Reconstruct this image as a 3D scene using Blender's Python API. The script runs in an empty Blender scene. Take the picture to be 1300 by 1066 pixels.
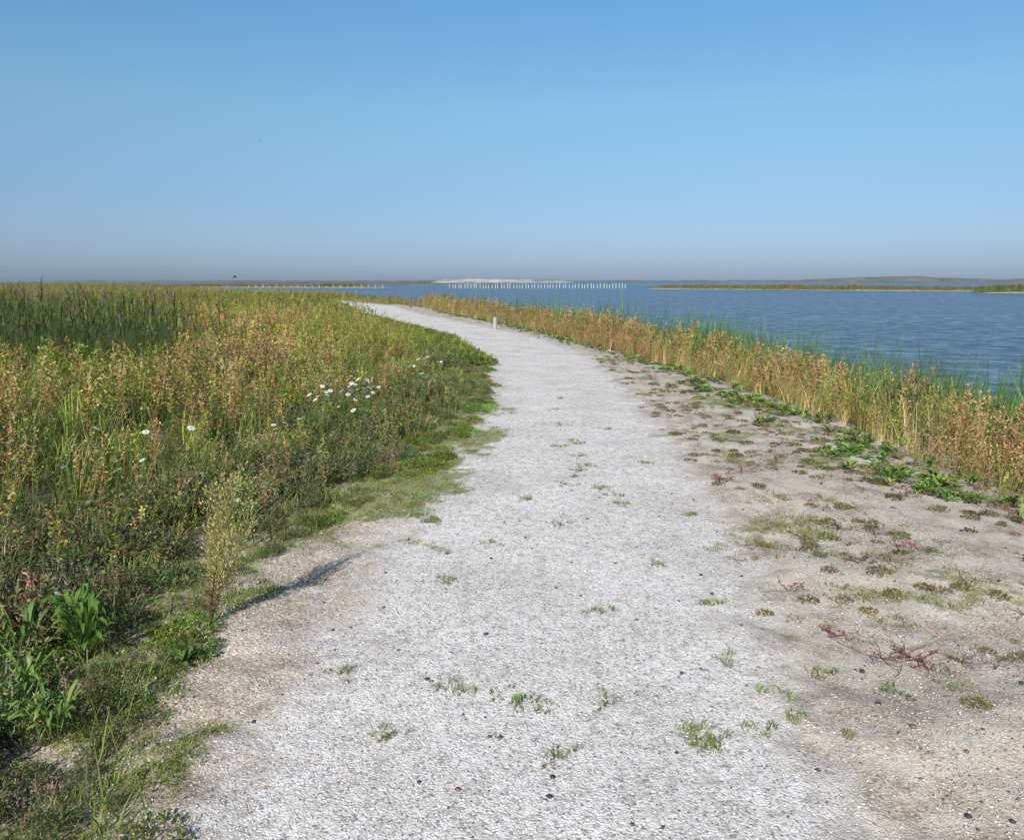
import bpy, math, random
import numpy as np
random.seed(7); rng=np.random.default_rng(11)
scene=bpy.context.scene
scene.view_settings.view_transform='Standard'; scene.view_settings.look='None'; scene.view_settings.exposure=0

# ---------------------------------------------------------------- helpers
def vnoise(x,y,seed=0):
    x=np.asarray(x,float); y=np.asarray(y,float)
    xi=np.floor(x).astype(np.int64); yi=np.floor(y).astype(np.int64)
    fx=x-xi; fy=y-yi; fx=fx*fx*(3-2*fx); fy=fy*fy*(3-2*fy)
    def h(a,b):
        n=(a*374761393+b*668265263+seed*1442695041)&0xffffffff
        n=((n^(n>>13))*1274126177)&0xffffffff
        return ((n^(n>>16))&0xffffff)/float(0xffffff)
    return (h(xi,yi)*(1-fx)+h(xi+1,yi)*fx)*(1-fy)+(h(xi,yi+1)*(1-fx)+h(xi+1,yi+1)*fx)*fy
def fbm(x,y,seed=0,o=4):
    s=0;a=.5;t=0
    for i in range(o):
        s=s+a*vnoise(np.asarray(x)*2**i,np.asarray(y)*2**i,seed+i*17); t+=a; a*=.5
    return s/t
def sm(t):
    t=np.clip(t,0,1); return t*t*(3-2*t)
def curve(ys,xs):
    g=np.arange(-30,110,.25); v=np.interp(g,ys,xs)
    k=np.hanning(13); k/=k.sum(); v2=np.convolve(np.pad(v,6,mode='edge'),k,'valid')
    def f(y):
        y=np.asarray(y,float)
        return np.where(y<100,np.interp(y,g,v2),np.interp(y,ys,xs))
    return f
pL=curve([-30,2.5,3.67,4.8,6.9,8.8,12,17,24,33.4,41,51,57,63,75,95],[-1.0,-.95,-.92,-.83,-.60,-.4,-.2,-.45,-1.8,-5,-7.8,-10.4,-11.8,-15,-24,-45])
pR=curve([-30,2.5,3.67,4.8,6.9,8.8,12,17,24,33.4,41,51,57,63,75,95],[.9,.95,1.18,1.41,1.57,1.66,1.75,1.8,.9,-2,-4.5,-7.1,-8.4,-11.5,-20,-40])
bk=curve([-30,2.5,5.6,7,8.6,12,16.5,21,26,33,47,57,65,80,110,260,600,700,9000],[5,4.3,3.85,3.8,3.95,3.8,3.3,2.3,1.3,-.3,-4.3,-6.6,-9.5,-17,-38,-115,-320,-700,-9000])
vb=curve([-30,2.2,2.54,3.67,4.8,5.8,6.9,8.8,12,17,24,33.4,41,51,57,63,75,95],[-1.0,-1.02,-1.12,-1.65,-1.45,-1.05,-.68,-.45,-.25,-.5,-1.9,-5.1,-7.9,-10.5,-11.9,-15.1,-24,-45])
wl=curve([-30,2.5,3.67,4.8,6.94,8.8,12,17,24,33.4,41,51,57,63,75,95],[-3.2,-2.8,-2.65,-2.5,-2.2,-2.0,-1.6,-1.5,-2.8,-6,-8.7,-11.2,-12.6,-16,-25,-46])
WATER=-0.8
def H(x,y):
    x=np.asarray(x,float); y=np.asarray(y,float)
    b=bk(y); s=x-b
    h=-1.15*sm((s+.7)/5.2)-2.0*sm((s-5)/20)
    fade=1/(1+(np.abs(y)/40)**2)
    inp=sm(np.minimum(x-pL(y),pR(y)-x)/.5+.5)
    bump=(fbm(x*1.1,y*1.1,3)-.5)*.12+(fbm(x*6,y*6,5,3)-.5)*.045
    h=h+bump*fade*(1-.85*inp)
    left=sm((vb(y)-x)/3.0)
    h=h+left*.10
    return h

def build(name,V,F,C=None,mat=None,smooth=False,attr='Col'):
    me=bpy.data.meshes.new(name)
    V=np.asarray(V,np.float32); F=np.asarray(F,np.int32)
    me.vertices.add(len(V)); me.vertices.foreach_set('co',V.ravel())
    me.loops.add(F.size); me.loops.foreach_set('vertex_index',F.ravel())
    me.polygons.add(len(F))
    me.polygons.foreach_set('loop_start',np.arange(0,F.size,F.shape[1],dtype=np.int32))
    me.polygons.foreach_set('loop_total',np.full(len(F),F.shape[1],np.int32))
    if smooth: me.polygons.foreach_set('use_smooth',np.ones(len(F),bool))
    me.update(calc_edges=True)
    if C is not None:
        a=me.color_attributes.new(attr,'FLOAT_COLOR','POINT')
        C=np.asarray(C,np.float32)
        if C.shape[1]==3: C=np.hstack([C,np.ones((len(C),1),np.float32)])
        a.data.foreach_set('color',C.ravel())
    ob=bpy.data.objects.new(name,me); scene.collection.objects.link(ob)
    if mat: me.materials.append(mat)
    return ob

class T:
    def __init__(s): s.V=[];s.F=[];s.C=[]
    def ribbon(s,pts,ws,side,c0,c1):
        n=len(s.V); m=len(pts); side=np.array(side,float)
        for i,(p,w) in enumerate(zip(pts,ws)):
            t=i/(m-1); c=[a*(1-t)+b*t for a,b in zip(c0,c1)]
            p=np.array(p,float)
            s.V+= [p-side*w*.5,p+side*w*.5]; s.C+=[c,c]
            if i: k=n+2*i; s.F.append((k-2,k-1,k+1,k))
    def blade(s,b,az,h,w,lean,c0,c1,segs=3,droop=0.0):
        d=np.array([math.cos(az),math.sin(az),0]); side=np.array([-math.sin(az),math.cos(az),0])
        pts=[];ws=[]
        for i in range(segs+1):
            t=i/segs
            z=h*(t-droop*t*t*t); r=lean*h*(t**1.8)
            pts.append(np.array(b)+d*r+np.array([0,0,z])); ws.append(w*(1-t**2*.93))
        s.ribbon(pts,ws,side,c0,c1)
    def leaf(s,b,d,l,w,c,up=None):
        b=np.array(b,float); d=np.array(d,float); d/=np.linalg.norm(d)+1e-9
        r=np.random.default_rng(len(s.V)).normal(size=3) if up is None else np.array(up,float)
        sd=np.cross(d,r); sd/=np.linalg.norm(sd)+1e-9
        n=len(s.V); m=b+d*l*.45
        nn=np.cross(sd,d)*w*.25
        s.V+=[b,m-sd*w*.5+nn,b+d*l,m+sd*w*.5+nn]; s.C+=[c]*4; s.F.append((n,n+1,n+2,n+3))
    def stem(s,pts,w,c0,c1):
        ws=[w*(1-.6*i/(len(pts)-1)) for i in range(len(pts))]
        s.ribbon(pts,ws,(1,0,0),c0,c1); s.ribbon(pts,ws,(0,1,0),c0,c1)
    def arr(s): return np.array(s.V,float),np.array(s.F,np.int64),np.array(s.C,float)

def scatter(name,tm,P,S,mat,tint=None,tilt=.12,smooth=False,var=None):
    P=np.asarray(P,float); N=len(P)
    S=np.broadcast_to(np.asarray(S,float),(N,)).copy()
    tm=[t.arr() if isinstance(t,T) else t for t in tm]
    if var is None: var=rng.integers(0,len(tm),N)
    az=rng.uniform(0,2*math.pi,N); tx=rng.normal(0,tilt,N)+.03; ty=rng.normal(0,tilt,N)
    if tint is None: tint=np.ones((N,3))
    VV=[];FF=[];CC=[];off=0
    for k,(v,f,c) in enumerate(tm):
        ix=np.where(var==k)[0]
        if len(ix)==0: continue
        n=len(ix); s=S[ix][:,None]
        ca=np.cos(az[ix])[:,None]; sa=np.sin(az[ix])[:,None]
        X=(v[None,:,0]*ca-v[None,:,1]*sa)*s; Y=(v[None,:,0]*sa+v[None,:,1]*ca)*s; Z=v[None,:,2]*s
        X=X+Z*tx[ix][:,None]; Y=Y+Z*ty[ix][:,None]
        W=np.stack([X+P[ix,0][:,None],Y+P[ix,1][:,None],Z+P[ix,2][:,None]],-1).reshape(-1,3)
        G=(f[None]+(np.arange(n)*len(v))[:,None,None]+off).reshape(-1,f.shape[1])
        K=(c[None]*tint[ix][:,None,:]).reshape(-1,3)
        VV.append(W);FF.append(G);CC.append(K);off+=n*len(v)
    return build(name,np.vstack(VV),np.vstack(FF),np.clip(np.vstack(CC),0,.9),mat,smooth)

def pts(n,x0,x1,y0,y1): 
    return rng.uniform(x0,x1,n),rng.uniform(y0,y1,n)
def infov(x,y,m=1.5): return (np.abs(x)<(y*.66+m))
def ground(x,y,dz=-.01): return np.stack([x,y,H(x,y)+dz],-1)
def jit(n,a=.15,base=(1,1,1)):
    l=rng.normal(1,a,(n,1)); h=rng.normal(1,a*.45,(n,3)); return np.clip(l*h*np.array(base),.3,2.6)

# ---------------------------------------------------------------- materials
def newmat(name):
    m=bpy.data.materials.new(name); m.use_nodes=True; nt=m.node_tree; nt.nodes.clear()
    o=nt.nodes.new('ShaderNodeOutputMaterial'); return m,nt,o
def N(nt,t,**k):
    n=nt.nodes.new(t)
    for a,b in k.items():
        if a in n.inputs.keys(): n.inputs[a].default_value=b
        else: setattr(n,a,b)
    return n
def ramp(nt,src,stops):
    r=nt.nodes.new('ShaderNodeValToRGB'); e=r.color_ramp.elements
    while len(e)<len(stops): e.new(.5)
    for i,(p,c) in enumerate(stops): e[i].position=p; e[i].color=(c,c,c,1) if isinstance(c,(int,float)) else (*c,1)
    nt.links.new(src,r.inputs[0]); return r.outputs[0]
def mix(nt,f,a,b,mode='MIX'):
    n=nt.nodes.new('ShaderNodeMix'); n.data_type='RGBA'; n.blend_type=mode
    for s,v in ((0,f),(6,a),(7,b)):
        if hasattr(v,'is_output'): nt.links.new(v,n.inputs[s])
        elif s==0: n.inputs[0].default_value=v
        else: n.inputs[s].default_value=(*v,1)
    return n.outputs[2]
def mth(nt,op,a,b=None,clamp=False):
    n=nt.nodes.new('ShaderNodeMath'); n.operation=op; n.use_clamp=clamp
    for i,v in enumerate((a,b)):
        if v is None: continue
        if hasattr(v,'is_output'): nt.links.new(v,n.inputs[i])
        else: n.inputs[i].default_value=v
    return n.outputs[0]

def plantmat(name,trans=.3,rough=.6):
    m,nt,o=newmat(name); a=N(nt,'ShaderNodeVertexColor',layer_name='Col')
    col=a.outputs[0]
    p=N(nt,'ShaderNodeBsdfPrincipled',Roughness=rough); p.inputs['Specular IOR Level'].default_value=.3
    t=N(nt,'ShaderNodeBsdfTranslucent'); x=N(nt,'ShaderNodeMixShader'); x.inputs[0].default_value=trans
    nt.links.new(col,p.inputs['Base Color']); nt.links.new(col,t.inputs[0])
    nt.links.new(p.outputs[0],x.inputs[1]); nt.links.new(t.outputs[0],x.inputs[2]); nt.links.new(x.outputs[0],o.inputs[0])
    return m
M_plant=plantmat('foliage',.28); M_dry=plantmat('dry_foliage',.2,.7)
m,nt,o=newmat('pebble'); a=N(nt,'ShaderNodeVertexColor',layer_name='Col'); p=N(nt,'ShaderNodeBsdfPrincipled',Roughness=.8)
nt.links.new(a.outputs[0],p.inputs['Base Color']); nt.links.new(p.outputs[0],o.inputs[0]); M_stone=m

def groundmat(name):
    m,nt,o=newmat(name)
    tc=N(nt,'ShaderNodeTexCoord'); P=tc.outputs['Object']
    a=N(nt,'ShaderNodeVertexColor',layer_name='Col'); sep=N(nt,'ShaderNodeSeparateColor'); nt.links.new(a.outputs[0],sep.inputs[0])
    def noise(s,d=4,r=.55):
        n=N(nt,'ShaderNodeTexNoise',Scale=float(s),Detail=float(d),Roughness=r); nt.links.new(P,n.inputs['Vector']); return n.outputs[0]
    wv=N(nt,'ShaderNodeTexNoise',Scale=60.0,Detail=1.0); nt.links.new(P,wv.inputs['Vector'])
    va=N(nt,'ShaderNodeVectorMath',operation='MULTIPLY_ADD'); nt.links.new(wv.outputs[1],va.inputs[0]); va.inputs[1].default_value=(.016,.016,.016); nt.links.new(P,va.inputs[2])
    def voro(s,f='F1'):
        n=N(nt,'ShaderNodeTexVoronoi',Scale=float(s),feature=f); nt.links.new(va.outputs[0],n.inputs['Vector']); return n
    v1=voro(105); v2=voro(240); v3=voro(40)
    s1=N(nt,'ShaderNodeSeparateColor'); nt.links.new(v1.outputs['Color'],s1.inputs[0])
    s2=N(nt,'ShaderNodeSeparateColor'); nt.links.new(v2.outputs['Color'],s2.inputs[0])
    s3=N(nt,'ShaderNodeSeparateColor'); nt.links.new(v3.outputs['Color'],s3.inputs[0])
    stone=ramp(nt,s1.outputs[0],[(0,(.13,.125,.12)),(.07,(.32,.30,.285)),(.22,(.58,.555,.53)),(.5,(.76,.74,.715)),(.88,(.92,.90,.875)),(1,(.68,.53,.37))])
    fine=ramp(nt,s2.outputs[0],[(0,(.32,.28,.245)),(.3,(.64,.605,.57)),(1,(.88,.86,.83))])
    pathc=mix(nt,.33,stone,fine)
    big=noise(1.3,5,.6); pathc=mix(nt,1,pathc,ramp(nt,big,[(.34,(.84,.815,.79)),(.5,(.96,.945,.93)),(.66,(1.05,1.04,1.03))]),'MULTIPLY')
    mid=noise(14,4,.65); pathc=mix(nt,1,pathc,ramp(nt,mid,[(.32,(.76,.74,.71)),(.55,(1.03,1.02,1.01))]),'MULTIPLY')
    sandb=ramp(nt,noise(5,5,.65),[(.3,(.38,.31,.235)),(.5,(.53,.455,.365)),(.7,(.64,.575,.49))])
    grain=ramp(nt,s2.outputs[1],[(0,(.20,.13,.085)),(.14,(.38,.31,.23)),(.6,(.56,.50,.42)),(.9,(.74,.70,.64)),(1,(.84,.82,.79))])
    sand=mix(nt,.55,sandb,grain)
    brown=ramp(nt,s1.outputs[1],[(0,(.16,.10,.06)),(.25,(.38,.28,.19)),(.6,(.54,.43,.32)),(.85,(.66,.59,.5)),(1,(.84,.81,.77))])
    sand=mix(nt,mth(nt,'MULTIPLY',sep.outputs[2],1.3,True),sand,brown)
    litter=ramp(nt,noise(2.6,6,.75),[(.46,0.0),(.58,.7)])
    sand=mix(nt,litter,sand,ramp(nt,s1.outputs[2],[(0,(.11,.075,.045)),(.5,(.30,.23,.16)),(1,(.55,.48,.4))]))
    pf=mth(nt,'ADD',sep.outputs[0],mth(nt,'MULTIPLY',mth(nt,'SUBTRACT',noise(3.2,5,.7),.5),1.5))
    pfr=ramp(nt,pf,[(.25,0.0),(.70,1.0)])
    col=mix(nt,pfr,sand,pathc)
    dk=ramp(nt,s3.outputs[0],[(.955,0.0),(.965,1.0)]); dd=ramp(nt,v3.outputs['Distance'],[(.12,1.0),(.18,0.0)])
    col=mix(nt,mth(nt,'MULTIPLY',dk,dd),col,(.06,.05,.05))
    gf=mth(nt,'ADD',sep.outputs[1],mth(nt,'MULTIPLY',mth(nt,'SUBTRACT',noise(11,5,.7),.5),1.5))
    gfr=ramp(nt,gf,[(.52,0.0),(.76,1.0)])
    moss=ramp(nt,noise(60,2),[(.3,(.10,.095,.035)),(.5,(.18,.20,.05)),(.75,(.32,.33,.10))])
    col=mix(nt,mth(nt,'MULTIPLY',gfr,.75),col,moss)
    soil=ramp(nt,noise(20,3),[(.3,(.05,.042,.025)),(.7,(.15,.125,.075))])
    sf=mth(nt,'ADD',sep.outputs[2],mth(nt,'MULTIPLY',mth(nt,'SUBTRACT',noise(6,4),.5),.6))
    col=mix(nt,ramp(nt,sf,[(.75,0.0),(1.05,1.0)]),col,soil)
    p=N(nt,'ShaderNodeBsdfPrincipled',Roughness=.95); p.inputs['Specular IOR Level'].default_value=.1
    nt.links.new(col,p.inputs['Base Color'])
    hgt=mth(nt,'ADD',mth(nt,'MULTIPLY',v1.outputs['Distance'],-.7),mth(nt,'MULTIPLY',noise(34,3,.7),1.3))
    b=N(nt,'ShaderNodeBump',Strength=.5,Distance=.010); nt.links.new(hgt,b.inputs['Height']); nt.links.new(b.outputs[0],p.inputs['Normal'])
    nt.links.new(p.outputs[0],o.inputs[0]); return m
M_ground=groundmat('sand_and_shell_gravel')

blobs=[
 (2.0,5.5,.50,.32,.85),(1.75,5.05,.3,.2,.7),(2.35,4.6,.45,.12,.6),(2.35,4.05,.6,.12,.85),(2.75,4.3,.25,.1,.7),(1.3,4.9,.08,.2,.4),
 (1.9,8.0,.3,.5,.5),(2.4,9.5,.3,.8,.5),(2.1,11,.3,.8,.4),(3.0,7.3,.45,.25,.7),(3.1,11.2,.45,.7,.9),(3.4,9.3,.3,.5,.7),
 (1.2,3.2,.12,.1,.6),(1.55,3.5,.15,.12,.6),(2.0,2.9,.25,.15,.5),(1.75,3.0,.1,.15,.6),(2.3,3.3,.2,.15,.4),(.72,2.68,.08,.05,.8),
 (-.95,6.2,.35,.6,1.1),(-.72,7.1,.25,.6,1),(-1.35,5.2,.35,.4,1.1),(-1.75,4.1,.35,.35,.9),(-1.75,3.3,.25,.3,1.1),(-1.2,5.9,.5,.4,1),
 (-1.1,5.1,.15,.3,.5),(-.62,5.5,.13,.1,.9),(-.72,4.95,.12,.09,.8),(-1.18,3.9,.1,.1,.6),(-.55,8.6,.3,.8,1),(-.4,11,.3,1.2,.9),(-1.25,2.75,.12,.2,.7),
 (1.2,3.75,.5,.1,.35),(2.1,3.75,.3,.1,.5)]
def green(x,y):
    x=np.asarray(x,float);y=np.asarray(y,float); g=np.zeros_like(x)
    wx=x+(fbm(x*2.5,y*2.5,41,3)-.5)*.9; wy=y+(fbm(x*2.5,y*2.5,47,3)-.5)*.9
    for bx,by,rx,ry,s in blobs:
        g=np.maximum(g,s*np.clip(1.15-np.sqrt(((wx-bx)/rx)**2+((wy-by)/ry)**2)*.6,0,1))
    n=fbm(x*1.6,y*1.6,21)
    g=g*(.5+1.0*fbm(x*5,y*5,29,3))
    right=sm((x-pR(y)-.1)/.5)*sm((bk(y)+.3-x)/.5)
    g=np.maximum(g,right*sm((n-.47)/.22)*.7)
    lf=sm((vb(y)+.2-x)/.4); g=np.maximum(g,lf*(.35+.6*n))
    g=np.maximum(g,sm((x-bk(y)+.2)/1.)*.6)
    return g
def masks(x,y):
    jitter=(fbm(x*2.2,y*2.2,9)-.5)*.35
    d=np.minimum(x-pL(y),pR(y)-x)+jitter
    r=np.clip(.5+d/.8,0,1)
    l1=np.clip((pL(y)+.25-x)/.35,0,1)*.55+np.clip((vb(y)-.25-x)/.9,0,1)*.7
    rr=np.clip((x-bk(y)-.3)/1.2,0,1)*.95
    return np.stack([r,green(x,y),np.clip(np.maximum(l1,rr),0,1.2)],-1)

# ---------------------------------------------------------------- ground sheet
dt=.017
tx=np.arange(-math.asinh(4200/3),math.asinh(4200/3),dt); gx=.8+3*np.sinh(tx)
ty=np.arange(-math.asinh(30/3),math.asinh(7000/3),dt); gy=3.5+3*np.sinh(ty)
X,Y=np.meshgrid(gx,gy); nx,ny=len(gx),len(gy)
Xf,Yf=X.ravel(),Y.ravel(); Z=H(Xf,Yf)
ins=np.minimum(Xf-pL(Yf),pR(Yf)-Xf)+.35
Z=Z-.03*sm(ins/.2)*(Yf<76)
i=np.arange(ny-1)[:,None]*nx+np.arange(nx-1)[None]
F=np.stack([i,i+1,i+nx+1,i+nx],-1).reshape(-1,4)
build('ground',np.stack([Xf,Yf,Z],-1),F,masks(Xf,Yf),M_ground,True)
py=3.5+3*np.sinh(np.arange(-math.asinh(6/3),math.asinh(71/3),.012)); u=np.linspace(0,1,90)
PY,U=np.meshgrid(py,u,indexing='ij'); A=pL(PY)-.42; B=pR(PY)+.42; PX=A+(B-A)*U
pz=H(PX,PY)+.004
pf_=PY.ravel(); px_=PX.ravel()
i=np.arange(len(py)-1)[:,None]*90+np.arange(89)[None]
F=np.stack([i,i+1,i+91,i+90],-1).reshape(-1,4)
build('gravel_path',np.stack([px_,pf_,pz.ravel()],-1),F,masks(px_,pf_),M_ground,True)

# ---------------------------------------------------------------- water
m,nt,o=newmat('lake_water')
tc=N(nt,'ShaderNodeTexCoord'); mp=N(nt,'ShaderNodeMapping'); mp.inputs['Rotation'].default_value=(0,0,.35); mp.inputs['Scale'].default_value=(.7,1.0,1)
nt.links.new(tc.outputs['Object'],mp.inputs[0])
def wn(s,d,r=.62):
    n=N(nt,'ShaderNodeTexNoise',Scale=float(s),Detail=float(d),Roughness=r); nt.links.new(mp.outputs[0],n.inputs['Vector']); return n.outputs[0]
h=mth(nt,'ADD',mth(nt,'MULTIPLY',wn(1.7,4,.6),1.0),mth(nt,'MULTIPLY',wn(.4,3),2.0))
b=N(nt,'ShaderNodeBump',Strength=1.0,Distance=1.5); nt.links.new(h,b.inputs['Height'])
p=N(nt,'ShaderNodeBsdfPrincipled',Roughness=.2); p.inputs['IOR'].default_value=1.33; p.inputs['Specular IOR Level'].default_value=.3
c=ramp(nt,wn(1.2,4,.75),[(.40,(.012,.04,.09)),(.5,(.045,.11,.20)),(.60,(.14,.25,.38))])  # light and dark of the ripples painted into the water colour
c=mix(nt,1,c,ramp(nt,wn(.12,3,.6),[(.35,(.8,.82,.85)),(.65,(1.15,1.12,1.1))]),'MULTIPLY')  # broader ripple tones multiplied into the same painted colour
nt.links.new(c,p.inputs['Base Color']); nt.links.new(b.outputs[0],p.inputs['Normal']); nt.links.new(p.outputs[0],o.inputs[0])
build('lake_water',[(-7000,-60,WATER),(7000,-60,WATER),(7000,9000,WATER),(-7000,9000,WATER)],[(0,1,2,3)],None,m)

# ---------------------------------------------------------------- plant templates
R=random.uniform
def mixc(a,b,t): return tuple(x*(1-t)+y*t for x,y in zip(a,b))
GREEN=(.12,.19,.035); DGREEN=(.055,.095,.028); YG=(.33,.34,.07); TAN=(.52,.38,.17); RUST=(.36,.19,.09); OLIVE=(.20,.20,.06); STRAW=(.66,.54,.28); GREYG=(.15,.175,.09)
def weed(h,stemc,leafc,seedc,nl=46,lw=.02,ll=.05,seed=.5):
    t=T(); lx,ly=R(-.12,.12),R(-.12,.12)
    ps=[(lx*h*(q**1.5),ly*h*(q**1.5),h*q) for q in (0,.35,.7,1)]
    t.stem(ps,.007,stemc,mixc(stemc,seedc,.5))
    def at(q): return np.array([lx*h*q**1.5,ly*h*q**1.5,h*q])
    nb=8
    for k in range(nb):
        q=.18+.72*k/nb; az=R(0,6.28); L=h*.40*(1-q*.6); b=at(q)
        d=np.array([math.cos(az)*.6,math.sin(az)*.6,.8]); e=b+d*L
        t.ribbon([b,(b+e)/2,e],[.004,.003,.002],(-math.sin(az),math.cos(az),0),stemc,seedc)
        for j in range(nl//nb):
            f=R(.1,1); pp=b+(e-b)*f; a2=R(0,6.28); isS=random.random()<seed and f>.35
            dd=(math.cos(a2),math.sin(a2),R(-.2,.9))
            cc=seedc if isS else leafc; sc=R(.7,1.3); v=R(.7,1.3)
            t.leaf(pp,dd,ll*sc*(.6 if isS else 1),lw*sc*(.9 if isS else 1),tuple(x*v for x in cc))
    for j in range(12):
        q=R(.72,1.02); a2=R(0,6.28); v=R(.8,1.25)
        t.leaf(at(q),(math.cos(a2)*.5,math.sin(a2)*.5,.8),ll*.6,lw*.8,tuple(x*v for x in seedc))
    return t
def grass(h,n,c0,c1,w=.006,sp=.08,lean=.5,segs=3,droop=.25):
    t=T()
    for k in range(n):
        az=R(0,6.28); r=sp*math.sqrt(random.random()); a=R(0,6.28); v=R(.75,1.25); hh=h*R(.5,1.1)
        t.blade((r*math.cos(a),r*math.sin(a),0),az,hh,w*R(.7,1.3),lean*R(.2,1.2),tuple(x*v for x in c0),tuple(x*v for x in c1),segs,droop*R(0,1.3))
    return t
def reed(h,c0,c1,plume=None,n=9):
    t=T(); lx=R(-.08,.12)
    ps=[(lx*h*q*q,0,h*q) for q in (0,.35,.7,1)]; t.stem(ps,.008,c0,c1)
    for k in range(n):
        q=.15+.75*k/n; az=R(0,6.28); v=R(.75,1.25)
        t.blade((lx*h*q*q,0,h*q),az,h*R(.22,.4),.016,R(.3,.9),tuple(x*v for x in c0),tuple(x*v for x in c1),3,R(.1,.6))
    if plume:
        for k in range(22):
            q=R(.9,1.1); a=R(0,6.28); v=R(.8,1.2)
            t.leaf((lx*h+ (q-1)*.1,0,h*q),(math.cos(a)*.4+.4,math.sin(a)*.4,.7),.07,.012,tuple(x*v for x in plume))
    return t
def mound(r,h,c,n=150,ll=.02,lw=.007,c2=None):
    t=T()
    for k in range(n):
        a=R(0,6.28); q=math.sqrt(random.random()); x,y=r*q*math.cos(a),r*q*math.sin(a); top=h*(1-q*q*.6)*R(.5,1.2)
        v=R(.6,1.35); cc=c if (c2 is None or random.random()<.8) else c2
        d=np.array([x/r*.6+R(-.35,.35),y/r*.6+R(-.35,.35),1])
        t.leaf((x,y,top*.35),d,top*.7,.004,tuple(z*v for z in cc))
        for j in range(4):
            f=R(.3,1.0); t.leaf(np.array([x,y,top*.35])+d/np.linalg.norm(d)*top*.65*f,(R(-1,1),R(-1,1),R(0,1)),ll*R(.7,1.3),lw,tuple(z*v*R(.8,1.2) for z in cc))
    return t
def rosette(r,h,c,n=16,w=.035):
    t=T()
    for k in range(n):
        az=R(0,6.28); v=R(.75,1.3); hh=h*R(.4,1.1); L=r*R(.6,1.1); ww=w*R(.6,1.1)
        d=np.array([math.cos(az),math.sin(az),0]); s0=np.array([-math.sin(az),math.cos(az),0]); s1=s0+np.array([0,0,R(-.5,.5)])
        b0=np.array([R(-.02,.02),R(-.02,.02),0])
        P=[b0,b0+d*L*.25+np.array([0,0,hh*.5]),b0+d*L*.5+np.array([0,0,hh*.85]),b0+d*L*.75+np.array([0,0,hh]),b0+d*L*.92+np.array([0,0,hh*.95]),b0+d*L+np.array([0,0,hh*.88])]
        fo=np.array([0,0,.25])
        W=[.12,.35,.9,1,.6,.08]
        for sg in (-1,1):
            n0=len(t.V)
            for i,(p,q) in enumerate(zip(P,W)):
                cc=tuple(z*v*(.75+.3*i/5) for z in c)
                t.V+=[p,p+(s1*sg+fo)*ww*q*.5]; t.C+=[tuple(z*1.15 for z in cc),cc]
                if i: kk=n0+2*i; t.F.append((kk-2,kk-1,kk+1,kk))
    return t
def twig(r,h,c,n=14):
    t=T()
    for k in range(n):
        az=R(0,6.28); p=np.array([0,0,0.]); P=[p]; rr=r*R(.5,1.3)
        for j in range(4):
            p=p+np.array([math.cos(az),math.sin(az),0])*rr/4+np.array([0,0,h/4*R(-.6,1.2)]); p[2]=max(p[2],.005); az+=R(-.7,.7); P.append(p)
        v=R(.7,1.3); t.stem(P,.006,tuple(z*v for z in c),tuple(z*v for z in c))
        for j in range(8): t.leaf(P[random.randint(1,4)],(R(-1,1),R(-1,1),R(0,.6)),.02,.007,tuple(z*1.3 for z in c))
    return t
def flower(h):
    t=T(); t.stem([(0,0,0),(.01,0,h*.5),(.02,.01,h)],.004,GREEN,GREEN)
    n=13; c=np.array([.02,.01,h+.003]); tl=R(.1,.8); ta=R(0,6.28)
    ax=np.array([math.cos(ta),math.sin(ta),0])
    nrm=np.array([ax[0]*tl,ax[1]*tl,1.0]); nrm/=np.linalg.norm(nrm)
    e1=np.cross(nrm,(0,1,0)); e1/=np.linalg.norm(e1); e2=np.cross(nrm,e1)
    for k in range(n):
        a=k*2*math.pi/n; d=e1*math.cos(a)+e2*math.sin(a); t.leaf(c,d,.029,.012,(.88,.88,.86),up=nrm)
    for k in range(6):
        a=k*math.pi/3; t.leaf(c+nrm*.004,e1*math.cos(a)+e2*math.sin(a),.009,.009,(.6,.38,.03),up=nrm)
    for k in range(10):
        t.leaf((R(-.01,.01),0,h*R(.1,.8)),(R(-1,1),R(-1,1),.5),.04,.008,GREEN)
    return t

# ---------------------------------------------------------------- LEFT side vegetation
brown_t=[weed(R(.6,.88),(.34,.17,.10),mixc(OLIVE,RUST,R(.1,.7)),mixc(RUST,TAN,R(.1,.8)),66,.021,.045,.5) for _ in range(9)]
green_t=[weed(R(.55,.8),OLIVE,mixc(GREEN,YG,R(.2,.8)),mixc(YG,TAN,R(0,.6)),56,.018,.06,.3) for _ in range(5)]
yg_t=[grass(R(.65,.9),24,mixc(GREEN,YG,.5),mixc(YG,STRAW,R(0,.5)),.010,.14,.6,4,.4) for _ in range(5)]
reed_t=[reed(R(1.25,1.55),DGREEN,mixc(DGREEN,GREEN,.6),(.24,.16,.13) if k%2 else None,12) for k in range(6)]
n=15500; x,y=pts(n,-26,0,2.6,34)
k=(x<wl(y)+.25*rng.normal(size=n))&infov(x,y,1.2)&(y+.4*np.abs(x)>3.2)
k&=~((x<-5.6-.4*(y-13)-1.2*(fbm(x*.5,y*.3,12)-.5))&(y>13))
x,y=x[k],y[k]
zn=fbm(x*.45,y*.3,31)+.13*rng.normal(size=len(x)); dd=np.hypot(x,y)
br=((dd<11.0)&(zn>.17+.027*dd))|((zn>.62)&(dd<28))
third=(~br)&(rng.random(len(x))<.5); yg=(~br)&(~third)
hs=lambda x,y:np.clip(.62+.14*(wl(y)-x),.5,.98)*(.70+.64*fbm(x*.9,y*.9,44))
scatter('weed_thicket',brown_t,ground(x[br],y[br]),hs(x[br],y[br])*rng.uniform(.75,1.2,br.sum()),M_dry,jit(br.sum(),.26,(1.35,1.35,1.25)))
scatter('weed_thicket',green_t,ground(x[third],y[third]),hs(x[third],y[third])*rng.uniform(.75,1.15,third.sum()),M_plant,jit(third.sum(),.22,(1.3,1.25,1.15)))
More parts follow.
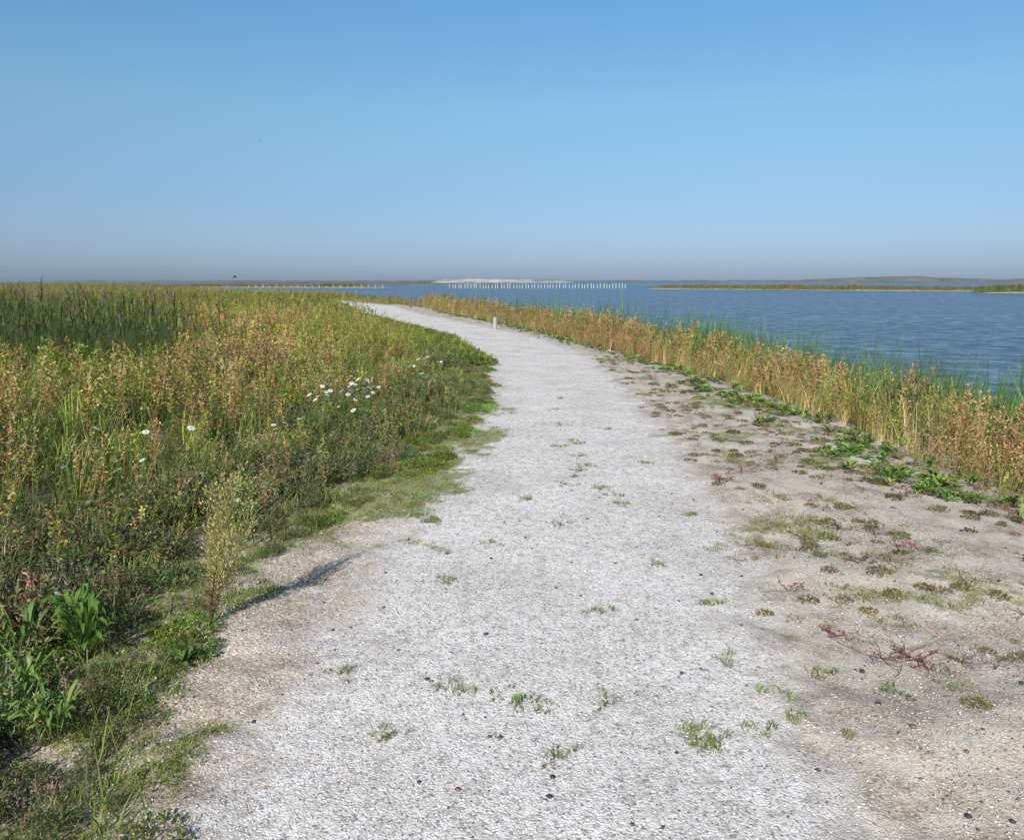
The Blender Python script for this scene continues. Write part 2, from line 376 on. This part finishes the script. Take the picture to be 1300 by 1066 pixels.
scatter('meadow_grass',yg_t,ground(x[yg],y[yg]),hs(x[yg],y[yg])*rng.uniform(.65,1.0,yg.sum()),M_plant,jit(yg.sum(),.24,(1.25,1.2,1.15)))
n=6000; x,y=pts(n,-18,0,2.6,20); k=(x<wl(y)+.1)&infov(x,y,1); x,y=x[k],y[k]
under=[grass(.42,16,DGREEN,mixc(GREEN,YG,.3),.008,.1,.6,2,.2) for _ in range(3)]
scatter('undergrowth',under,ground(x,y),rng.uniform(.7,1.2,len(x)),M_plant,jit(len(x),.2))
n=8500; x,y=pts(n,-42,-4,12.5,50); k=(x<-5.4-.4*(y-13)+.7*rng.normal(size=n))&infov(x,y,2)&(y<20+.5*np.abs(x))&((x<-7)|(y<17)); x,y=x[k],y[k]
scatter('reed_bed',reed_t,ground(x,y),rng.uniform(.66,1.03,len(x))*(.80+.42*fbm(x*.45,y*.45,8)),M_plant,jit(len(x),.2,(1.2,1.15,1.05)))
far_t=[grass(R(.8,1.0),11,mixc(OLIVE,YG,R(.3,.8)),mixc(YG,TAN,R(.1,.7)),.03,.3,.45,3,.2) for _ in range(5)]
farb=[weed(R(.8,1.0),(.2,.12,.06),mixc(OLIVE,GREEN,.5),mixc(RUST,YG,.6),24,.05,.10) for _ in range(4)]
n=17000; x,y=pts(n,-60,-3,30,75); k=(x<wl(y))&infov(x,y,3); x,y=x[k],y[k]
zn=fbm(x*.2,y*.2,71)
scatter('meadow_grass',far_t+farb,ground(x,y),rng.uniform(.6,.95,len(x))*(.8+.4*zn),M_plant,jit(len(x),.2,(1.1,1.15,1)))
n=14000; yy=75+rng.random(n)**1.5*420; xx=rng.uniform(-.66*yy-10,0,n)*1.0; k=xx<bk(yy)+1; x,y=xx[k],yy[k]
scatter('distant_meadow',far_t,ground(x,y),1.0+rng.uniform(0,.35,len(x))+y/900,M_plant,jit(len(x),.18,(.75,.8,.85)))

md=[mound(R(.11,.16),R(.12,.2),mixc(GREYG,GREEN,R(.0,.6)),130,.02,.007,(.30,.22,.13)) for _ in range(6)]
mdg=[mound(R(.10,.14),R(.06,.11),mixc(GREEN,OLIVE,R(0,.5)),130,.018,.007) for _ in range(4)]
n=5600; x,y=pts(n,-7,0,1.7,18); k=(x<vb(y)-.08)&(x>wl(y)-.5)&infov(x,y,.6)&(fbm(x*1.8,y*1.8,61)>.37-.10*(y<4.8)); x,y=x[k],y[k]
near=np.clip((vb(y)-x)/.65,.45,1.4)
scatter('low_shrubs',md,ground(x,y),near*rng.uniform(.6,1.35,len(x)),M_plant,jit(len(x),.26,(1.25,1.2,1.15)))
n=3000; x,y=pts(n,-7,0,1.7,26); k=(x<vb(y)+.02)&(x>wl(y)-.4)&infov(x,y,.6)&(fbm(x*1.4,y*1.4,77)>.44); x,y=x[k],y[k]
scatter('low_shrubs',mdg,ground(x,y),rng.uniform(.5,1.15,len(x)),M_plant,jit(len(x),.2,(1.3,1.3,1)))
turf=[grass(.035,14,(.14,.19,.035),(.30,.37,.08),.0035,.05,.7,2,.1) for _ in range(4)]
n=60000; x=rng.uniform(-5,4.6,n); y=1.9+rng.random(n)**1.6*16
gg=green(x,y)+(fbm(x*11,y*11,3,3)-.5)*1.2
onp=np.minimum(x-pL(y),pR(y)-x)>.05
k=(gg>.6)&infov(x,y,.5)&(~onp|(gg>.75))&((x<0)|(rng.random(n)<.55)); x,y=x[k],y[k]
tt=jit(len(x),.28,(1.05,1.05,1)); tt[x>0]*=np.array([.85,.78,.85])
scatter('short_turf',turf,ground(x,y,0.0),rng.uniform(.4,1.2,len(x)),M_plant,tt)
n=5200; x,y=pts(n,-7,0,1.8,30); k=(x<vb(y)-.15)&(x>wl(y)-.3)&infov(x,y,.6)&(fbm(x*1.5,y*1.5,91)>.45-.08*(y<4.5)); x,y=x[k],y[k]
vg=[grass(.16,16,(.10,.15,.04),(.25,.29,.08),.005,.06,.8,3,.4) for _ in range(4)]
scatter('verge_grass',vg,ground(x,y),rng.uniform(.6,1.5,len(x)),M_plant,jit(len(x),.22))
n=3500; y=rng.uniform(16,62,n); x=vb(y)-rng.random(n)*1.6
scatter('verge_grass',[grass(.3,14,GREEN,YG,.012,.12,.6,3,.3),mound(.2,.2,GREEN,60,.05,.02)],ground(x,y),rng.uniform(.4,1.2,n),M_plant,jit(n,.2,(1.2,1.2,1)))
n=620; x,y=pts(n,-4,0,3.2,20); k=(x<vb(y)-.5)&(x>wl(y)-.1); x,y=x[k],y[k]
scatter('weed_thicket',green_t+brown_t,ground(x,y),rng.uniform(.25,.68,len(x)),M_plant,jit(len(x),.25,(1.3,1.3,1.1)))

tp=[(0.62,7.0),(.7,8.2),(.66,8.4),(.5,8.1),(.75,6.4),(.5,6.5),(.6,9.4),(1.1,9.1),(-.02,3.02),(-.3,3.1),(.72,2.7),(.7,2.68),(.76,2.72),(1.35,3.3),(1.0,3.35),(-.75,3.2),
    (1.05,4.0),(.35,5.4),(.1,6.0),(-.15,5.0),(-.62,5.5),(-.55,5.45),(-.7,5.6),(-.68,5.0),(1.35,4.9),(1.3,5.6),(1.62,3.1),(1.15,2.9),(.2,2.6),(-.5,2.75),(.45,3.9),(.9,4.6),(-.35,4.3),
    (.55,10.5),(.75,11.5),(1.25,7.3),(.1,2.95),(.95,2.8),(1.1,3.1),(.4,3.0),(.85,5.9),(.65,7.6),(.62,6.8),(.7,7.2),(.8,6.2)]
P=np.array([(a+rng.normal(0,.05),b+rng.normal(0,.04)) for a,b in tp for _ in range(8)])
scatter('grass_tufts',[grass(.045,14,(.13,.18,.04),(.26,.34,.07),.004,.03,1.1,3,.3) for _ in range(3)],ground(P[:,0],P[:,1],.004),rng.uniform(.3,1.0,len(P)),M_plant,jit(len(P),.2))
n=1300; y=2+rng.random(n)*16; x=rng.uniform(0,1,n); x=pR(y)+.1+x*(bk(y)-pR(y)); k=fbm(x*2,y*2,15)>.45; x,y=x[k],y[k]
scatter('grass_tufts',[grass(.06,12,(.14,.16,.05),(.32,.32,.12),.004,.03,1.0,3,.4),mound(.06,.03,OLIVE,50,.015,.006),mound(.06,.025,(.26,.19,.1),40,.015,.005),twig(.1,.04,(.25,.13,.09),6)],ground(x,y,0),rng.uniform(.4,1.3,len(x)),M_plant,jit(len(x),.25))

fl=[flower(R(.45,.62)) for _ in range(8)]
P=[(R(-2.1,-1.45)+.0,rng.normal(8.1,.5)) for _ in range(30)]+[(rng.normal(-1.75,.13),rng.normal(8.6,.35)) for _ in range(26)]+[(rng.normal(-2.4,.3),R(4.7,6.4)) for _ in range(13)]+[(R(-2.6,-1.8),R(6.4,9)) for _ in range(9)]+[(R(-2.1,-1.6),R(4.0,5)) for _ in range(5)]+[(R(-1.5,-.9),R(9.5,14)) for _ in range(16)]+[(R(-2.1,-1.7),R(2.9,3.6)) for _ in range(2)]
P=np.array(P); scatter('daisy_flowers',fl,ground(P[:,0],P[:,1]),np.where(P[:,1]<5,.6,rng.uniform(.8,1.2,len(P))),M_plant)
P=np.array([(-2.05,3.5),(-2.15,3.6),(-1.95,3.35),(-2.2,3.3),(-2.0,3.0),(-1.75,2.75)]); scatter('broadleaf_plant',[rosette(.15,.24,(.13,.23,.04),30,.024),rosette(.13,.2,(.16,.27,.05),26,.02)],ground(P[:,0],P[:,1]),rng.uniform(.8,1.2,6),M_plant,jit(6,.15))
P=np.array([(-1.48,3.3),(-1.42,3.38)]); scatter('broadleaf_plant',[rosette(.10,.06,(.14,.25,.04),22,.02)],ground(P[:,0],P[:,1],0),[1,.7],M_plant)
P=[(3.55,6.35),(3.4,6.7),(3.6,6.6),(3.3,11.2),(3.5,10.5),(3.2,11.8),(3.45,11.5),(3.0,12.5),(3.1,7.6),(3.5,8.2)]
P=np.array([(a+rng.normal(0,.2),b+rng.normal(0,.3)) for a,b in P for _ in range(12)])
creep=[rosette(.10,.05,(.14,.24,.04),14,.028),rosette(.08,.07,(.20,.29,.06),14,.024),rosette(.07,.03,(.2,.17,.06),12,.02)]
scatter('creeping_plant',creep,ground(P[:,0],P[:,1],0),rng.uniform(.5,1.2,len(P)),M_plant,jit(len(P),.22))
n=460; y=6+rng.random(n)**1.2*40; x=bk(y)-.15+rng.normal(0,.3,n)
scatter('creeping_plant',creep,ground(x,y,0),rng.uniform(.6,1.6,n),M_plant,jit(n,.25))
P=np.array([(2.05,6.85),(2.25,7.05),(1.72,3.42),(2.05,3.35),(2.3,4.6),(2.45,5.1),(1.4,4.7),(2.5,7.3),(-1.6,3.6),(2.7,3.9),(1.55,4.2),(1.85,3.5),(2.0,5.2),(1.9,6.7),(2.6,5.8),(2.9,6.3)])
scatter('dry_twigs',[twig(.30,.08,(.27,.12,.09)),twig(.25,.10,(.22,.14,.11),10),twig(.34,.12,(.26,.12,.1),9)],ground(P[:,0],P[:,1],.004),[1,.8,.9,.7,.7,.7,.6,.6,.7,.6,.5,.6,.6,.7,.7,.7],M_dry)

t=T()
for k in range(11):
    az=R(0,6.28); sp=R(.02,.13); h=R(.5,.8)
    top=np.array([.20*h/.8+math.cos(az)*sp,math.sin(az)*sp,h])
    f=lambda q,top=top:np.array([top[0]*q**1.2,top[1]*q,top[2]*q])
    t.stem([f(0),f(.33),f(.66),f(1)],.006,(.28,.15,.09),(.4,.34,.14))
    for j in range(230):
        q=R(.38,1.03); a=R(0,6.28); w=.055*(1-abs(q-.7)*1.5); v=R(.7,1.3)
        b=f(q)+np.array([math.cos(a),math.sin(a),0])*R(0,w)
        t.leaf(b,(math.cos(a)*.5,math.sin(a)*.5,.8),R(.012,.026),R(.005,.009),tuple(z*v for z in mixc((.60,.50,.2),(.36,.36,.12),random.random())))
    for j in range(10):
        q=R(.1,.4); a=R(0,6.28); t.leaf(f(q),(math.cos(a),math.sin(a),.3),.05,.008,(.25,.17,.08))
V,F,C=t.arr(); V+=np.array([-1.5,3.68,float(H(-1.5,3.68))]); build('mugwort_plant',V,F,C,M_plant)
t=[weed(.3,(.3,.25,.13),(.32,.3,.13),(.42,.34,.18),40,.008,.02) for _ in range(2)]
P=np.array([(2.45,4.75),(-1.55,3.0),(-1.62,3.75),(2.1,7.6),(-1.75,2.9),(1.9,7.9)]); scatter('dry_weed_stalk',t,ground(P[:,0],P[:,1]),[.8,1.0,.8,.8,1,.7],M_dry)

# ---------------------------------------------------------------- RIGHT reed belt
rt_tan=[grass(R(.7,1.0),9,mixc(TAN,STRAW,.5),mixc(TAN,(.55,.36,.15),R(0,.8)),.012,.16,.45,4,.2) for _ in range(5)]
rt_dead=[weed(R(.65,.9),(.38,.20,.11),mixc((.38,.23,.10),OLIVE,R(0,.8)),mixc(RUST,TAN,R(.1,.9)),60,.018,.048) for _ in range(8)]
rt_green=[grass(R(.9,1.2),14,(.07,.14,.035),(.12,.22,.06),.013,.15,.25,4,.05) for _ in range(4)]
rt_yg=[grass(R(.6,.85),12,OLIVE,YG,.011,.14,.5,4,.25) for _ in range(2)]+[weed(R(.55,.8),OLIVE,mixc(GREEN,YG,R(.1,.8)),mixc(YG,TAN,.4),54,.018,.05) for _ in range(4)]
n=15500; y=4.4+rng.random(n)**1.2*57; s=rng.random(n)**.85*4.4; x=bk(y)+.0+s+.18*rng.normal(size=n)
edge=.9*(fbm(y*.9,y*0+3.3,5)-.42)
gap=fbm(x*1.3,y*.9,88)
k=(s>edge)&infov(x,y,1.5)&((gap>.40)|(rng.random(n)<.38)); x,y,s=x[k],y[k],s[k]
zn=fbm(x*1.3,y*.8,51)+.12*rng.normal(size=len(x)); n=len(x); rr=rng.random(n)
typ=np.where(zn>.455,1,0); typ=np.where((zn<.36),3,typ)
typ=np.where((s>2.4+.5*rng.normal(size=n))&(y<24)&(rr<.75),2,typ); typ=np.where((rr<.08)&(s>1),2,typ); typ=np.where((y>13)&(rr>.5)&(typ!=2),1,typ)
typ=np.where((rr>.78),3,typ)
hh=(.42+.56*sm(s/1.7))*(.62+.85*fbm(x*1.5,y*1.3,19))*(1+.32*sm((y-13)/13))
for kk,tm,mt in ((0,rt_tan,M_dry),(1,rt_dead,M_dry),(2,rt_green,M_plant),(3,rt_yg,M_plant)):
    q=typ==kk
    scatter('reed_belt',tm,ground(x[q],y[q],-.02),hh[q]*rng.uniform(.65,1.2,q.sum())*(1.0 if kk!=2 else 1.12),mt,jit(q.sum(),.24,(1.15,1.15,1.15)),tilt=.16)
n=2500; y=60+rng.random(n)*60; x=bk(y)+rng.uniform(-2,2.5,n)
scatter('reed_belt',far_t+farb,ground(x,y,-.02),rng.uniform(.4,.8,n),M_plant,jit(n,.15))

# ---------------------------------------------------------------- pebbles
def pebble(k):
    rg=np.random.default_rng(k); V=[];F=[]
    for a in (-1,1):
        for b in (-1,1):
            for c in (-1,1): V.append(np.array([a,b,c*.5])*rg.uniform(.6,1.1,3))
    F=[(0,1,3,2),(4,6,7,5),(0,4,5,1),(2,3,7,6),(0,2,6,4),(1,5,7,3)]
    return np.array(V)*.5,np.array(F),np.ones((8,3))
pb=[pebble(k) for k in range(6)]
n=38000; y=1.7+rng.random(n)**1.5*4.5; x=rng.uniform(-2.2,2.9,n); k=infov(x,y,.3)&(x>vb(y)-.3); x,y=x[k],y[k]; n=len(x)
pal=np.array([(.80,.78,.75),(.66,.63,.60),(.88,.865,.84),(.40,.38,.37),(.60,.45,.31),(.78,.69,.58),(.15,.145,.15)])
pal2=np.array([(.55,.48,.40),(.48,.41,.33),(.70,.65,.59),(.28,.23,.18),(.44,.30,.19),(.58,.49,.39),(.12,.10,.09)])
ip=(np.minimum(x-pL(y),pR(y)-x)+.3*rng.normal(size=n))>0
ch=rng.choice(7,n,p=[.22,.20,.18,.15,.10,.10,.05])
tint=np.where(ip[:,None],pal[ch],pal2[ch])*rng.uniform(.88,1.06,(n,1))
scatter('path_gravel',pb,np.stack([x,y,H(x,y)+.003],-1),rng.uniform(.004,.010,n),M_stone,tint,0,True)
n=520; y=1.8+rng.random(n)**1.3*8; x=rng.uniform(-1.6,3.4,n); 
tint=np.array([(.05,.05,.07),(.12,.08,.06),(.5,.47,.45),(.28,.14,.08)])[rng.choice(4,n,p=[.45,.25,.2,.1])]
scatter('pebbles',pb,np.stack([x,y,H(x,y)+.006],-1),.006+.016*rng.random(n)**2,M_stone,tint,0,True)

# ---------------------------------------------------------------- distant shores
def simplemat(name,stops,scale,stretch=(1,1,1),rough=.9):
    m,nt,o=newmat(name); tc=N(nt,'ShaderNodeTexCoord'); mp=N(nt,'ShaderNodeMapping'); mp.inputs['Scale'].default_value=stretch
    nt.links.new(tc.outputs['Object'],mp.inputs[0]); n=N(nt,'ShaderNodeTexNoise',Scale=float(scale),Detail=6.0,Roughness=.65); nt.links.new(mp.outputs[0],n.inputs[0])
    p=N(nt,'ShaderNodeBsdfPrincipled',Roughness=rough); nt.links.new(ramp(nt,n.outputs[0],stops),p.inputs['Base Color']); nt.links.new(p.outputs[0],o.inputs[0]); return m
M_sandf=simplemat('pale_sand',[(.35,(.28,.25,.19)),(.65,(.42,.38,.32))],.4)
M_dune=simplemat('dune_sand',[(.42,(.20,.22,.21)),(.52,(.38,.37,.36)),(.65,(.48,.46,.44))],.012,(1,1,6))
M_farland=simplemat('hazy_far_shore',[(.35,(.10,.12,.12)),(.65,(.17,.18,.165))],.03)
def island(name,line,width,height,mat,seed=0,rough=.35,n=240):
    L=np.array(line,float); d=np.r_[0,np.cumsum(np.hypot(*np.diff(L,axis=0).T))]; q=np.linspace(0,d[-1],n)
    cx=np.interp(q,d,L[:,0]); cy=np.interp(q,d,L[:,1]); tx_=np.gradient(cx);ty_=np.gradient(cy); l=np.hypot(tx_,ty_); nx_=-ty_/l; ny_=tx_/l
    m_=13; V=[]
    e=np.clip(np.minimum(q,d[-1]-q)/(d[-1]*.12),0,1)**.6
    for j in range(m_):
        v=j/(m_-1)*2-1; prof=(1-abs(v)**2.2)
        w=width*(.6+.8*fbm(q/width*.3,q*0+seed,seed+2))*e
        hz=height*prof*(1-rough+rough*2*fbm(q/height*.12,q*0+j*.3,seed))*e
        V.append(np.stack([cx+nx_*v*w/2,cy+ny_*v*w/2,WATER-.15+hz],-1))
    V=np.stack(V,1).reshape(-1,3); i=np.arange(n-1)[:,None]*m_+np.arange(m_-1)[None]
    return build(name,V,np.stack([i,i+1,i+m_+1,i+m_],-1).reshape(-1,4),None,mat,True)
island('sand_spit',[(48,292),(75,262),(105,225),(135,205)],20,.55,M_sandf,1)
island('sand_spit',[(105,182),(125,176),(170,170)],12,.55,M_sandf,4)
def islveg(line,width,n,sc,tint,nm='spit_grass'):
    L=np.array(line,float); d=np.r_[0,np.cumsum(np.hypot(*np.diff(L,axis=0).T))]; q=rng.uniform(0.03,.97,n)*d[-1]
    x=np.interp(q,d,L[:,0])+rng.normal(0,width*.16,n); y=np.interp(q,d,L[:,1])+width*.1+rng.normal(0,width*.16,n)
    cl=fbm(q*.15,q*0,6); z=np.full(n,WATER+.1)
    scatter(nm,far_t+farb,np.stack([x,y,z],-1),sc*rng.uniform(.5,1.1,n)*(.5+cl),M_plant,jit(n,.15,tint))
islveg([(52,287),(75,260),(105,224),(140,202)],22,8000,1.6,(.8,.75,.65))
islveg([(106,182),(125,177),(170,171)],10,3500,2.0,(.7,.8,.75))
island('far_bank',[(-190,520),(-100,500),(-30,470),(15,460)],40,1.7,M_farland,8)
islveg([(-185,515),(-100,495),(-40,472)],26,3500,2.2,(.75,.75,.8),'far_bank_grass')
island('sand_spit',[(-190,380),(-120,360),(-75,350),(-48,345)],10,.5,M_sandf,3)
islveg([(-190,380),(-120,360),(-60,350)],10,4500,1.8,(.9,.9,.8),'far_bank_grass')
island('far_shore',[(-900,2900),(-300,3000),(300,3100),(900,3000),(1800,2700),(2600,2300)],300,7,M_farland,9,.6,500)
island('far_shore',[(330,1500),(520,1420),(760,1300),(1100,1150)],60,4,M_farland,12,.8,600)
island('far_shore',[(600,1750),(950,1650),(1300,1500)],120,10,M_farland,15,.6,500)
island('sand_dunes',[(-250,2500),(-120,2450),(0,2420),(120,2450),(190,2500)],160,9,M_dune,14,.95,400)
island('far_shore',[(-1500,2400),(-700,2400),(-260,2450)],160,6,M_farland,18,.5,300)
# ---------------------------------------------------------------- piles in the lake
m_w=simplemat('weathered_wood',[(.3,(.36,.33,.30)),(.7,(.56,.54,.51))],6,(1,1,.3))
def prism(V,F,x,y,z0,z1,r,n=8,lx=0,ly=0,rt=None):
    rt=r*.85 if rt is None else rt; o=len(V)
    for (z,rr,sx,sy) in ((z0,r,0,0),(z1-.04,rt,lx,ly),(z1,rt*.6,lx,ly)):
        for k in range(n): a=k*2*math.pi/n; V.append((x+sx+rr*math.cos(a),y+sy+rr*math.sin(a),z))
    for l in (0,1):
        for k in range(n): F.append((o+l*n+k,o+l*n+(k+1)%n,o+l*n+n+(k+1)%n,o+l*n+n+k))
    F_top=[(o+2*n+0,o+2*n+k,o+2*n+k+1,o+2*n+(k+2)%n) for k in range(1,n-2,2)]
    F+=F_top
V=[];F=[]
for k in range(58):
    x=-25+k*1.22+R(-.2,.2); y=320-.12*k+R(-.4,.4); prism(V,F,x,y,WATER-1,WATER+1.7+R(-.35,.25),.18,8,R(-.1,.1),0)
build('wooden_pile_row',V,F,None,m_w)
V=[];F=[]
for k in range(20):
    x=-112+k*3.0; prism(V,F,x,340+R(-.3,.3),WATER-1,WATER+1.2+R(-.2,.2),.14,8)
build('wooden_pile_row',V,F,None,m_w)
m_w2=simplemat('grey_post_wood',[(.3,(.30,.28,.25)),(.7,(.46,.44,.40))],14,(1,1,.3))
m_w3=simplemat('brown_post_wood',[(.3,(.12,.08,.05)),(.7,(.22,.15,.1))],14,(1,1,.3))
def post(x,y,h,r,m):
    V=[];F=[]; prism(V,F,0,0,-.15,h,r,8,.01,0); o=build('wooden_post',V,F,None,m); o.location=(x,y,float(H(x,y)))
post(-.62,28.6,.46,.08,m_w2); post(-6.9,54,.9,.09,m_w3); post(-6.3,54.5,.6,.08,m_w3)
m_b=simplemat('bird_feathers',[(.3,(.05,.05,.05)),(.7,(.12,.11,.1))],30)
def bird(x,y,z,s,rot):
    V=[];F=[]
    prof=[(-.5,.01),(-.3,.05),(0,.09),(.25,.07),(.38,.05),(.46,.045),(.52,.01)]
    for (a,r) in prof:
        for k in range(6): q=k*math.pi/3; V.append((a,r*math.cos(q),r*.9*math.sin(q)))
    for l in range(6):
        for k in range(6): F.append((l*6+k,l*6+(k+1)%6,l*6+6+(k+1)%6,l*6+6+k))
    for sg in (-1,1):
        o=len(V); W=[(.18,0,.05),(-.15,0,.04),(.28,.45,.28),(-.02,.45,.24),(.0,1.0,.18),(-.1,1.0,.16)]
        V+=[(a,sg*b,c) for a,b,c in W]; F+=[(o,o+1,o+3,o+2),(o+2,o+3,o+5,o+4)]
    ob=build('flying_bird',V,F,None,m_b,True); ob.location=(x,y,z); ob.scale=(s,s,s); ob.rotation_euler=(0,0,rot)
bird(-20.8,60,2.05,.42,.3); bird(-30,98,18.2,.28,1.2)

# ---------------------------------------------------------------- light
el=math.radians(35); sx,sy=-.32,-.94
l=math.hypot(sx,sy); sx/=l; sy/=l
d=np.array([sx*math.cos(el),sy*math.cos(el),math.sin(el)])
sun=bpy.data.lights.new('sun','SUN'); sun.energy=4.9; sun.angle=math.radians(.53); sun.color=(1,.965,.91)
so=bpy.data.objects.new('sun',sun); scene.collection.objects.link(so)
from mathutils import Vector
so.rotation_euler=Vector(d).to_track_quat('Z','Y').to_euler(); so.location=(-10,-25,25)
w=bpy.data.worlds.new('World'); scene.world=w; w.use_nodes=True; nt=w.node_tree
bg=nt.nodes['Background']; bg.inputs[1].default_value=.1
sky=nt.nodes.new('ShaderNodeTexSky'); sky.sky_type='NISHITA'; sky.sun_disc=False; sky.sun_elevation=el
sky.sun_rotation=math.atan2(sx,sy); sky.air_density=1.0; sky.dust_density=.6; sky.ozone_density=2.0
geo=nt.nodes.new('ShaderNodeTexCoord'); sp=nt.nodes.new('ShaderNodeSeparateXYZ'); nt.links.new(geo.outputs['Generated'],sp.inputs[0])
hz=ramp(nt,sp.outputs[2],[(0,(.46,.62,1.08)),(.04,(.54,.68,1.04)),(.1,(.66,.80,1.0)),(.2,(.86,1.12,1.16)),(.31,(.80,1.22,1.36)),(.6,(1,1.1,1.1))])
c=mix(nt,1,sky.outputs[0],hz,'MULTIPLY'); nt.links.new(c,bg.inputs[0])

cam=bpy.data.cameras.new('camera'); co=bpy.data.objects.new('camera',cam); scene.collection.objects.link(co)
cam.sensor_width=36; cam.lens=27.7; cam.clip_end=20000; cam.clip_start=.05
co.location=(0,0,1.7); co.rotation_euler=(math.radians(90-9.93),0,0); scene.camera=co
